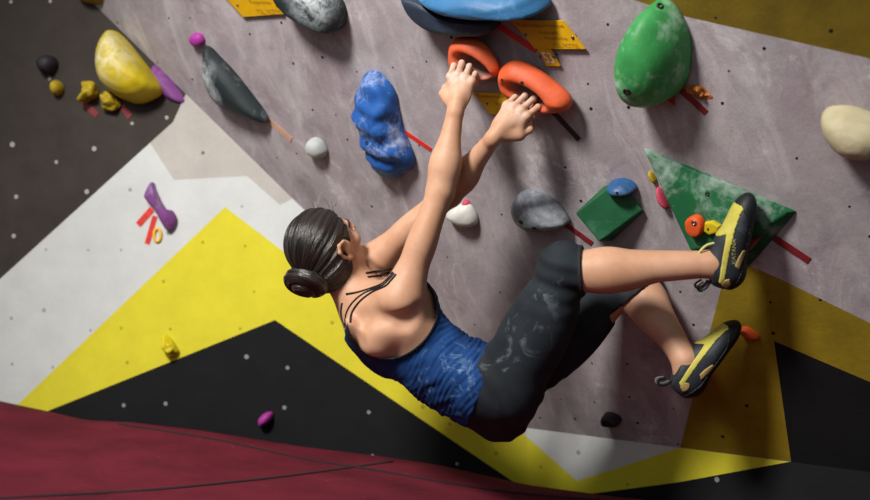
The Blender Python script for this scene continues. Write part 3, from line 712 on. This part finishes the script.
for sd in (1, -1):     # ears: rim, lobe
    e = [hp_(sd * (.071 + .016 * k), -.006 - .018 * k + a, b) for a, b, k in ((.012, -.024, .2), (.014, .004, .3), (.006, .025, .6), (-.012, .030, .9), (-.022, .014, 1), (-.018, -.009, .8), (-.005, -.028, .6), (.004, -.036, .4))]
    for i in range(len(e) - 1): headp.append(Cone(e[i], e[i + 1], .0052, .0052, .005))
    headp.append(Ell(hp_(sd * .077, -.004, -.004), HA, (.0075, .016, .029), .008))
f0_ = Field(torso + upper + arms)
grooves = []
def groove(a, b, r=.010, k=.03, dp=.004):
    q = [trace(f0_, *a), trace(f0_, *b)]; d = V(0, -1, 0); g = Cone(q[0] + d * dp, q[1] + d * dp, r, r * .7, k); g.neg = 1; grooves.append(g)
groove((376, 317), (404, 322), .009, .045); groove((404, 322), (418, 312), .007, .04); groove((360, 318), (357, 340), .008, .05)
groove((370, 268), (386, 276), .012, .02, -.004); groove((364, 262), (372, 270), .010, .02, .0)
prims = torso + upper + arms + grooves + hR + hL + tR + tL + cR + cL + feet + headp
body_f = Field(prims)
allc = np.array([q.c for q in prims]); lo = (allc - np.array([[q.R] for q in prims])).min(0) - .02; hi = (allc + np.array([[q.R] for q in prims])).max(0) + .02

# skin
t = NT('skin'); n1 = t.noise(7, 4); n2 = t.noise(45, 4)
c = t.mix(t.ramp(n1, .3, .7), lin((186, 141, 110)), lin((203, 160, 131))); c = t.mix(t.ramp(n2, .45, .75, 0, .25), c, lin((176, 112, 88)))
ch = t.ramp(t.noise(38, 5, .7), .35, .65, .1, 1)
for kk in (KR, KL):
    c = t.mix(t.math('MULTIPLY', prox(t, np.mean(kk, 0) + V(0, .01, .02), .035, .085), t.math('MULTIPLY', ch, .6)), c, lin((214, 196, 188)))
t.col(c); t.rough(.54); t.b.inputs['Specular IOR Level'].default_value = .35; t.b.inputs['Subsurface Weight'].default_value = .12; t.b.inputs['Subsurface Radius'].default_value = (.02, .008, .004); t.b.inputs['Subsurface Scale'].default_value = .4
t.bump(t.noise(260, 3), .12, .001); M_skin = t.m
body = sdf_obj('person', body_f, lo, hi, .0034, M_skin, None, 2)
tag(body, 'climber seen from behind in blue tank top and black capri leggings, gripping two orange jugs', 'person')

# ---- tank top
def halfspace(p, c, n): return (p - c) @ n
tank_core = Field(torso + upper[2:4] + [Cone(CHEST + R_ * .115 - F_ * .02 - S_ * .02, seg(CHEST + R_ * .115, shR, .45), .055, .055, .06), Cone(CHEST - R_ * .10 - F_ * .02, seg(CHEST - R_ * .1, shL, .45), .055, .05, .06)])
HEM = PELV + S_ * .062
hem_n = nrm(-S_ + F_ * .12)
sc_c = trace(body_f, 388, 310); sc_n = F2                     # middle of the bare upper back
sA, rA, fA = S2, R2, F2
SCOOP = Ell(P(392, 309, 3.0), (nrm(V(.80, .1, -.50)), nrm(V(.50, .2, .80)), nrm(np.cross(V(.80, .1, -.5), V(.5, .2, .8)))), (.125, .145, .19), .01)
SCOOPL = Ell(shL + S2 * .02, (R2, F2, S2), (.14, .16, .12), .01)
def tank_region(p):
    return np.maximum.reduce([halfspace(p, HEM, hem_n), halfspace(p, CHEST + S2 * .11, S2), -SCOOP(p.astype(np.float32)), -SCOOPL(p.astype(np.float32))])
rnd = [(random.uniform(-1, 1), random.uniform(0, 6.28)) for _ in range(8)]
def wrinkle(p):
    s = (p - PELV) @ S_; a = np.arctan2((p - PELV) @ R_, (p - PELV) @ F_); k = np.exp(-((s - .15) / .10) ** 2)
    x = s * 105 + 2.2 * np.sin(a * 1.5 + .6) + 1.1 * np.sin(a * 4 + s * 30); y = s * 160 - 3.0 * np.sin(a * 1.2 + 2) + np.sin(a * 6 - s * 22)
    am = .55 + .45 * np.sin(a * 3.1 + s * 26 + 1.0); x = s * 120 + 3.4 * np.sin(a * 1.3 + .4) + 1.6 * np.sin(a * 4 + s * 31); y = s * 75 - 4.2 * np.sin(a + 1.4) + 1.4 * np.sin(a * 5 - s * 24); z = s * 190 + 6 * np.sin(a * 1.1 + .9) + 2 * np.sin(a * 7 + s * 18)
    fi = np.sin(s * 420 + 7 * np.sin(a * 1.1 + .9) + 3 * np.sin(a * 3.3 + s * 21)) * (.25 + .75 * np.sin(a * 2.1 + s * 34 + .5) ** 2)
    return (.2 + k) * (am * .0020 * np.sin(x) + (1 - am) * .0030 * np.sin(y) + .0013 * fi + .0012 * am * np.sin(z))
def tank_f(p, cull=None):
    d = tank_core(p); return smax(d - .009 - wrinkle(p), tank_region(p), .006)
t = NT('tank_blue'); wv = t.noise(300, 2); c = t.mix(t.ramp(t.noise(8, 5), .3, .7), lin((10, 40, 84)), lin((24, 66, 122)))
sw = t.math('MULTIPLY', t.ramp(t.noise(18, 7, .72, dist=1.2), .54, .66, 0, 1), prox(t, P(452, 385, 2.95), .05, .14))
c = t.mix(t.math('MULTIPLY', sw, .75), c, lin((120, 152, 188))); t.col(c); t.rough(.82); t.b.inputs['Specular IOR Level'].default_value = .2; t.bump(wv, .3, .001); M_tank = t.m
tlo = np.minimum(PELV, CHEST) - .3; thi = np.maximum(PELV, CHEST) + .3
tank = sdf_obj('tank_top', tank_f, tlo, thi, .0027, M_tank, body, 1); tank['label'] = 'blue racerback tank top with wrinkles and chalk at the waist'
M_blk = simple('strap_black', (14, 14, 17), .7)
def bind_f(p, cull=None):
    r = np.minimum(np.abs(SCOOP(p.astype(np.float32))), np.abs(SCOOPL(p.astype(np.float32))))
    other = np.maximum.reduce([halfspace(p, CHEST + S2 * .11, S2), -SCOOP(p.astype(np.float32)) - .004, -SCOOPL(p.astype(np.float32)) - .004, halfspace(p, HEM, hem_n)])
    return np.maximum.reduce([np.abs(tank_core(p) - .009) - .0035, r - .0035, other])
sdf_obj('neck_binding', bind_f, tlo, thi, .0028, M_blk, tank, 1)
def on_body(line, off=.002, m=5, d1=3.6):
    pts = []
    for q in catmull([np.array(x, float) for x in line], m):
        p = trace(body_f, q[0], q[1], 2.6, d1)
        if abs(float(body_f(p[None])[0])) < .004: pts.append(p - nrm(ray(q[0], q[1])) * off)
    return pts
STR = [[(345, 325), (346, 314), (352, 303), (364, 293), (381, 286), (389, 279), (394, 273)], [(350, 322), (352, 312), (360, 301), (372, 292), (385, 286), (391, 280), (396, 274)],
       [(345, 327), (342, 319), (341, 311), (342, 303)], [(346, 294), (358, 292), (371, 288), (381, 284), (389, 277), (393, 272)],
       [(366, 273), (377, 271), (386, 270), (391, 269)], [(368, 277), (380, 275), (388, 273), (391, 273)]]
for l in STR: tube('shoulder_strap', on_body(l), .0028, M_blk, tank, 6)

# ---- leggings
legf = Field([torso[0], torso[1], torso[2], torso[3]] + tR + tL + cR + cL)
def cut(p, kn, an, k):
    if kn is knL: return halfspace(p, P(632, 297, 3.05) + (k - .25) * (an - kn), nrm(V(.62, -.2, -.75)))
    return halfspace(p, seg(kn, an, k), nrm(an - kn))
def legg_region(p):
    a = halfspace(p, PELV + S_ * .10, S_)
    # below each knee the capri stops
    dR = cut(p, knR, anR, .13); dL = cut(p, knL, anL, .25)
    cr, cl = Field(cR)(p), Field(cL)(p)
    return np.maximum(a, np.where(cr < cl, np.where(cr < .05, dR, -1), np.where(cl < .05, dL, -1)))
def fold(p):
    o = 0
    for kn, hp in ((knR, hpR), (knL, hpL)):
        q = p - kn; r = np.sqrt((q ** 2).sum(1)); k = np.exp(-(r / .11) ** 2); d = nrm(hp - kn)
        o = o + k * .0028 * np.sin((q @ d) * 150 + q[:, 0] * 40)
    q = p - PELV; return o + np.exp(-((np.sqrt((q ** 2).sum(1)) - .13) / .06) ** 2) * .002 * np.sin(p[:, 0] * 110 + p[:, 2] * 70)
def legg_f(p, cull=None): return smax(legf(p) - .0055 - fold(p), legg_region(p), .004)
t = NT('legging_black'); c = t.mix(t.ramp(t.noise(9, 5), .3, .7), lin((22, 27, 32)), lin((36, 44, 50)))
for q, r in ((P(520, 320, 2.9), .14), (P(545, 285, 2.85), .09), (P(500, 375, 2.9), .10)):
    f = t.math('MULTIPLY', t.ramp(t.noise(11, 8, .72, dist=1.4), .55, .70, 0, .6), prox(t, q, r * .4, r)); c = t.mix(f, c, lin((120, 132, 140)))
t.col(c); t.rough(.78); t.b.inputs['Specular IOR Level'].default_value = .25; t.bump(t.noise(350, 2), .25, .001); M_leg = t.m
leggings = sdf_obj('capri_leggings', legg_f, np.minimum.reduce([PELV, knR, knL]) - .24, np.maximum.reduce([PELV, knR, knL]) + .22, .0034, M_leg, body, 1)
leggings['label'] = 'black capri leggings with chalk smears on the thigh'
cuffs = []
M_cuff = simple('cuff_black', (20, 24, 28), .8)
for kn, an, k, cc in ((knR, anR, .13, cR), (knL, anL, .25, cL)):
    fc = Field(cc)
    f = lambda p, cull=None, fc=fc, kn=kn, an=an, k=k: np.maximum(np.abs(fc(p) - .006) - .003, np.abs(cut(p, kn, an, k - .012)) - .005)
    sdf_obj('hem_band', f, kn - .12, kn + .14, .0028, M_cuff, leggings, 1)

# ---- hair
def hair_base(p): return np.minimum(np.minimum(Ell(hp_(0, -.022, .022), HA, (.086, .098, .093))(p), 9), 9)
BUN = hp_(-.020, -.113, -.024); bax = nrm(hp_(0, -.2, -.05) - HC)
H1, H2, H3 = Ell(hp_(-.006, -.022, .030), HA, (.089, .106, .098)), Ell(hp_(.004, -.045, -.04), HA, (.077, .068, .080)), Ell(hp_(-.005, -.085, -.035), HA, (.05, .045, .05))
bu = nrm(np.cross(bax, hRt)); bv = np.cross(bax, bu)
def strand_ang(p): q = p - BUN; return np.arctan2(q @ bv, q @ bu)
def hair_f(p, cull=None):
    p = p.astype(np.float32); d = smin(smin(H1(p), H2(p), .03), H3(p), .04)
    a = strand_ang(p); r = np.linalg.norm(p - BUN, axis=1)
    d = d - np.clip(r / .1, 0, 1) * (.0022 * np.sin(a * 17 + 2 * np.sin(a * 5)) + .0011 * np.sin(a * 41 + 1.3 * np.sin(r * 50)))
    q = p - HC; face = (q @ hF) * .86 + (q @ hU) * -.52 - .030
    side = np.maximum((q @ hF) + .004, -(q @ hU) - .045) * 0 + np.maximum((q @ hF) * .95 - (q @ hU) * .25 - .016, -.2)
    neck = -(q @ hU) - .100
    ear = .027 - np.minimum(np.linalg.norm(p - hp_(.088, -.004, .0), axis=1), np.linalg.norm(p - hp_(-.088, -.004, .0), axis=1))
    return smax(smax(smax(d, np.maximum(face, side - .028), .012), neck, .02), ear, .01)
t = NT('hair'); at = t.n('ShaderNodeAttribute'); at.attribute_name = 'strand'
nz = t.n('ShaderNodeTexNoise'); nz.noise_dimensions = '2D'; nz.inputs['Scale'].default_value = 1; nz.inputs['Detail'].default_value = 5; t.l(at.outputs['Vector'], nz.inputs['Vector'])
c = t.mix(t.ramp(nz.outputs['Fac'], .35, .72), lin((8, 7, 7)), lin((56, 49, 46))); t.col(c); t.rough(.31); t.b.inputs['Specular IOR Level'].default_value = .55; t.bump(nz.outputs['Fac'], .8, .004); M_hair = t.m  # strand tones; the paler ones also carry sheen painted into the colour
def strand_attr(o, fn):
    n = len(o.data.vertices); co = np.empty(n * 3, np.float32); o.data.vertices.foreach_get('co', co)
    at = o.data.attributes.new('strand', 'FLOAT_VECTOR', 'POINT'); at.data.foreach_set('vector', fn(co.reshape(-1, 3).astype(float)).astype(np.float32).ravel())
hair = sdf_obj('hair', hair_f, HC - .16, HC + .16, .0024, M_hair, body, 1); hair['label'] = 'dark brown hair pulled back smooth into a low bun'
strand_attr(hair, lambda p: np.stack([strand_ang(p) * 46, np.linalg.norm(p - BUN, axis=1) * 14, 0 * p[:, 0]], 1))
# bun: a coiled rope of hair
cp = [];
for i in range(40):
    a = i / 39 * 2 * math.pi * 1.75; r = .050 - .039 * (i / 39) ** 1.3; cp.append(BUN + bax * (.004 + .030 * (i / 39)) + r * (math.cos(a + 2.2) * bu * .92 + math.sin(a + 2.2) * bv * 1.12))
BF = Field([Cone(cp[i], cp[i + 1], .025 - .008 * i / 39, .025 - .008 * (i + 1) / 39, .006) for i in range(39)] + [Ell(BUN, (bax, bu, bv), (.03, .05, .052), .01)])
def bun_f(p, cull=None):
    a = strand_ang(p); q = p - BUN; r = np.sqrt((q @ bu) ** 2 + (q @ bv) ** 2); return BF(p) - .0013 * np.sin(r * 420 + a * 1.5 + (q @ bax) * 260)
bun = sdf_obj('hair_bun', bun_f, BUN - .11, BUN + .11, .0022, M_hair, hair, 1)
strand_attr(bun, lambda p: np.stack([np.sqrt(((p - BUN) @ bu) ** 2 + ((p - BUN) @ bv) ** 2) * 260 + strand_ang(p) * .8, (p - BUN) @ bax * 150, strand_ang(p)], 1))
# stray hairs
rr = random.Random(4); vs, fs = [], []
for i in range(64):
    a = rr.uniform(-.6, 1.0); st = hp_(rr.uniform(-.05, .05), rr.uniform(-.08, .07), .1) if i < 60 else BUN + bax * .02 - hU * .03 + hRt * rr.uniform(-.02, .03)
    g = nrm(st - HC) if i < 60 else V(.1, -.1, -.9); sw = V(rr.uniform(-1, 1), rr.uniform(-.4, .4), rr.uniform(-1, 1)); L = rr.uniform(.012, .03)
    if i < 60: st = HC + (st - HC) * .95
    pts = [st + g * L * math.sin(k / 4 * 2.4) * .38 + sw * L * (k / 4) * .9 for k in range(5)]
    for k, p in enumerate(pts):
        w = .0006 * (1 - k / 6); b = len(vs); vs += [p + V(w, 0, w), p + V(-w, 0, w * .3), p + V(0, 0, -w)]
        if k: fs += [(b - 3 + j, b - 3 + (j + 1) % 3, b + (j + 1) % 3, b + j) for j in range(3)]
ls = mesh_obj('loose_hair', vs, fs, simple('hair_wisp', (22, 16, 14), .5), hair); ls['kind'] = 'stuff'
# face details
M_eye = simple('eye_white', (226, 220, 214), .25); M_iris = simple('iris_brown', (52, 32, 20), .2); M_lip = simple('lip', (168, 92, 84), .5); M_brow = simple('brow', (30, 22, 18), .8)
for sd in (1, -1):
    e = hp_(sd * .031, .074, .002); v, f = mesh_field(Field([Ell(e, HA, (.0135, .0125, .0085))]), e - .02, e + .02, .0022); eye = quad_obj('eye', v, f, M_eye, body)
    ir = e + hF * .0105; v, f = mesh_field(Field([Ell(ir, HA, (.006, .0032, .006))]), ir - .01, ir + .01, .0013); quad_obj('iris', v, f, M_iris, eye)
    bp = [hp_(sd * x, y, z) for x, y, z in ((.014, .092, .022), (.028, .088, .027), (.042, .078, .026), (.052, .066, .018))]; bp = [p + nrm(p - HC) * -float(body_f(p[None])[0]) for p in bp]
    tube('eyebrow', catmull(bp, 4), .003, M_brow, body, 6)
pp = [hp_(x, .1, -.058) for x in (-.02, -.01, 0, .01, .02)]; pp = [p - hF * float(body_f(p[None])[0]) * .9 for p in pp]
tube('lips', catmull(pp, 4), .0042, M_lip, body, 8)
# ear stud
est = hp_(.079, -.004, -.031); v, f = mesh_field(Field([Ell(est, HA, (.0034, .0034, .0034))]), est - .008, est + .008, .001); quad_obj('earring', v, f, simple('silver', (210, 210, 212), .2, 1), body)

# ---- climbing shoes
M_up = plastic('shoe_leather', (40, 46, 52), .6, (), .35, 20, chalk_rgb=(110, 118, 122), lo=.55); M_rub = plastic('shoe_rubber', (22, 25, 28), .55, (), .3, 14, chalk_rgb=(90, 96, 98), lo=.58)
M_sy = plastic('shoe_yellow', (196, 188, 78), .7, (), .3, 20, chalk_rgb=(214, 208, 150)); M_tan = plastic('shoe_tan', (172, 148, 92), .7); M_lace = simple('lace', (200, 196, 120), .7); M_txt = simple('shoe_print', (150, 148, 96), .7); M_grw = simple('web_grey', (92, 92, 90), .7)
def shoe_prims(F):
    A = (F[1], F[2], F[3]); c = lambda *a: fp(F, *a)
    return Field([Ell(c(.038, .040), A, (.040, .042, .036), .02), Cone(c(.040, .040), c(.045, .070), .036, .037, .02), Cone(c(.05, .045), c(.12, .048), .036, .035, .03),
                  Ell(c(.165, .032), A, (.06, .027, .046), .02), Cone(c(.06, .072), c(.16, .041), .032, .022, .02), Ell(c(.215, .020), A, (.036, .020, .030), .03), Ell(c(.12, .028), A, (.07, .022, .036), .03)])
def poly2(q, pts):
    pts = np.array(pts, float); a, b = pts, np.roll(pts, -1, 0); d2 = np.full(len(q), 9.0); ins = np.zeros(len(q), bool)
    for i in range(len(a)):
        e = b[i] - a[i]; r = q - a[i]; t = np.clip(r @ e / (e @ e), 0, 1); d2 = np.minimum(d2, ((r - t[:, None] * e) ** 2).sum(1))
        cnd = (a[i][1] > q[:, 1]) != (b[i][1] > q[:, 1]); xi = a[i][0] + (q[:, 1] - a[i][1]) * e[0] / (e[1] if abs(e[1]) > 1e-9 else 1e-9); ins ^= cnd & (q[:, 0] < xi)
    return np.sqrt(d2) * np.where(ins, -1, 1)
YEL = [(.228, .030), (.228, .052), (.20, .080), (.17, .100), (.15, .125), (.12, .130), (.116, .108), (.135, .082), (.145, .067), (.10, .068), (.055, .070), (.02, .067), (.014, .056), (.065, .055), (.12, .053), (.17, .050), (.205, .043)]
TAN1 = [(.06, .024), (.085, .016), (.112, .012), (.112, .022), (.09, .031), (.07, .036)]; TAN2 = [(.005, .042), (.02, .036), (.035, .044), (.03, .058), (.012, .058)]
def make_shoe(F, label, an):
    f0 = shoe_prims(F); H0 = F[0]; mid = fp(F, .12, .05); lo, hi = mid - .19, mid + .19
    tw = lambda p: np.stack([(p - H0) @ F[1], (p - H0) @ F[2]], 1)
    topn = nrm(F[1] * -.22 + F[2]); up = lambda p: (p - fp(F, .045, .086)) @ topn
    sh = sdf_obj('climbing_shoe', lambda p, cull=None: smax(f0(p), up(p), .006).astype(np.float32), lo, hi, .003, M_up, body, 1); sh['label'] = label
    rub = lambda p, cull=None: np.maximum(f0(p) - .0028, np.minimum(tw(p)[:, 1] - (.016 + np.clip((tw(p)[:, 0] - .17) * .5, 0, .03) + np.clip((.05 - tw(p)[:, 0]) * .3, 0, .02)), .222 - tw(p)[:, 0])).astype(np.float32)
    sdf_obj('rubber_sole', rub, lo, hi, .003, M_rub, sh, 1)
    for nm, pg, m, of in (('yellow_panel', YEL, M_sy, .0022), ('tan_patch', TAN1, M_tan, .0026), ('heel_patch', TAN2, M_tan, .0024)):
        for sg in ((1, -1) if 'patch' in nm else (0,)):
            sdf_obj(nm, lambda p, cull=None: np.maximum.reduce([f0(p) - of, -f0(p) - .004, poly2(tw(p), pg), up(p) - .012, (sg * ((p - H0) @ F[3]) + .006) if sg else -1 + 0 * p[:, 0]]).astype(np.float32), lo, hi, .0025, m, sh, 1)
    # pull tab at the heel, finger loop of the tongue, brand word on the outer side
    for k, dx in enumerate((-.010, .010)):
        q = [fp(F, .012 + dx * .2, .080, dx), fp(F, -.006, .090, dx), fp(F, -.014, .104, dx * 1.2), fp(F, -.004, .112, dx * 1.2), fp(F, .010, .098, dx)]
        tube('pull_tab', catmull(q, 5), .0042, M_rub if k else M_grw, sh, 8, flat=.45)
    q = [fp(F, .115, .082, .004), fp(F, .108, .104, .006), fp(F, .090, .118, .004), fp(F, .074, .118, 0), fp(F, .068, .106, -.004)]
    tube('tongue_loop', catmull(q, 6), .0034, M_lace, sh, 8)
    return sh, f0
shR_, fsR = make_shoe(footR, 'upper climbing shoe, black and yellow, pressed on the green volume', anR)
shL_, fsL = make_shoe(footL, 'lower climbing shoe, black and yellow, toe on the orange foothold', anL)
def shoe_text(F, f0, sh, txt, t0, t1, w0, w1):
    cu = bpy.data.curves.new('t', 'FONT'); cu.body = txt; cu.offset = .01; ob = bpy.data.objects.new('t', cu); COL.objects.link(ob); bpy.context.view_layer.update()
    me = ob.evaluated_get(bpy.context.evaluated_depsgraph_get()).to_mesh(); bmt = bmesh.new(); bmt.from_mesh(me); ob.to_mesh_clear(); bpy.data.objects.remove(ob)
    bmesh.ops.triangulate(bmt, faces=bmt.faces[:]); bmesh.ops.subdivide_edges(bmt, edges=bmt.edges[:], cuts=1)
    co = np.array([v.co[:] for v in bmt.verts]); fs = [tuple(v.index for v in f.verts) for f in bmt.faces]; mn, mx = co.min(0), co.max(0); vs = []
    for c in co:
        u = (c[0] - mn[0]) / (mx[0] - mn[0]); v = (c[1] - mn[1]) / (mx[1] - mn[1]); p = fp(F, t0 + (t1 - t0) * u, w0 + (w1 - w0) * v + .012 * u, 0)
        sd = F[3] if F[3][1] < 0 else -F[3]; p = p + sd * .09
        for _ in range(16): p = p - sd * float(f0(p[None])[0]) * .85
        vs.append(p + sd * .0012)
    bmt.free(); mesh_obj('lettering', vs, fs, M_txt, sh, smooth=False)
shoe_text(footR, fsR, shR_, 'KATANA', .075, .140, .034, .044)
# ------------------------------------------------------------------ camera and light
cam = bpy.data.cameras.new('camera'); co = bpy.data.objects.new('camera', cam); COL.objects.link(co)
co.location = tuple(CAM); co.rotation_euler = (math.pi / 2, 0, 0); cam.sensor_width = 36; cam.sensor_fit = 'HORIZONTAL'; cam.lens = 36 * FPX / 870
cam.dof.use_dof = True; cam.dof.focus_distance = 3.02; cam.dof.aperture_fstop = 1.6
SC.camera = co
def area(name, loc, to, size, power, rgb):
    l = bpy.data.lights.new(name, 'AREA'); l.shape = 'DISK'; l.size = size; l.energy = power; l.color = rgb
    o = bpy.data.objects.new(name, l); COL.objects.link(o); o.location = loc
    o.rotation_euler = (Vector(to) - Vector(loc)).to_track_quat('-Z', 'Y').to_euler(); return o
l = bpy.data.lights.new('key_lamp', 'SPOT'); l.energy = 1350; l.shadow_soft_size = .42; l.spot_size = math.radians(72); l.spot_blend = 1.0; l.color = (1, .955, .91)
o = bpy.data.objects.new('key_lamp', l); COL.objects.link(o); o.location = (-1.75, .55, 3.45); o.rotation_euler = (Vector((-.16, 3.25, .72)) - o.location).to_track_quat('-Z', 'Y').to_euler()
area('left_lamp', (-2.6, 2.4, 2.2), (-.9, 4.0, .5), 1.2, 6, (1, .97, .92))
area('fill_lamp', (-1.2, -1.5, 2.2), (.2, 3.2, .8), 2.5, 22, (.9, .95, 1))
w = bpy.data.worlds.new('hall'); SC.world = w; w.use_nodes = True
w.node_tree.nodes['Background'].inputs[0].default_value = (.62, .68, .75, 1); w.node_tree.nodes['Background'].inputs[1].default_value = .2
SC.view_settings.view_transform = 'Standard'; SC.view_settings.look = 'None'; SC.view_settings.exposure = -.36
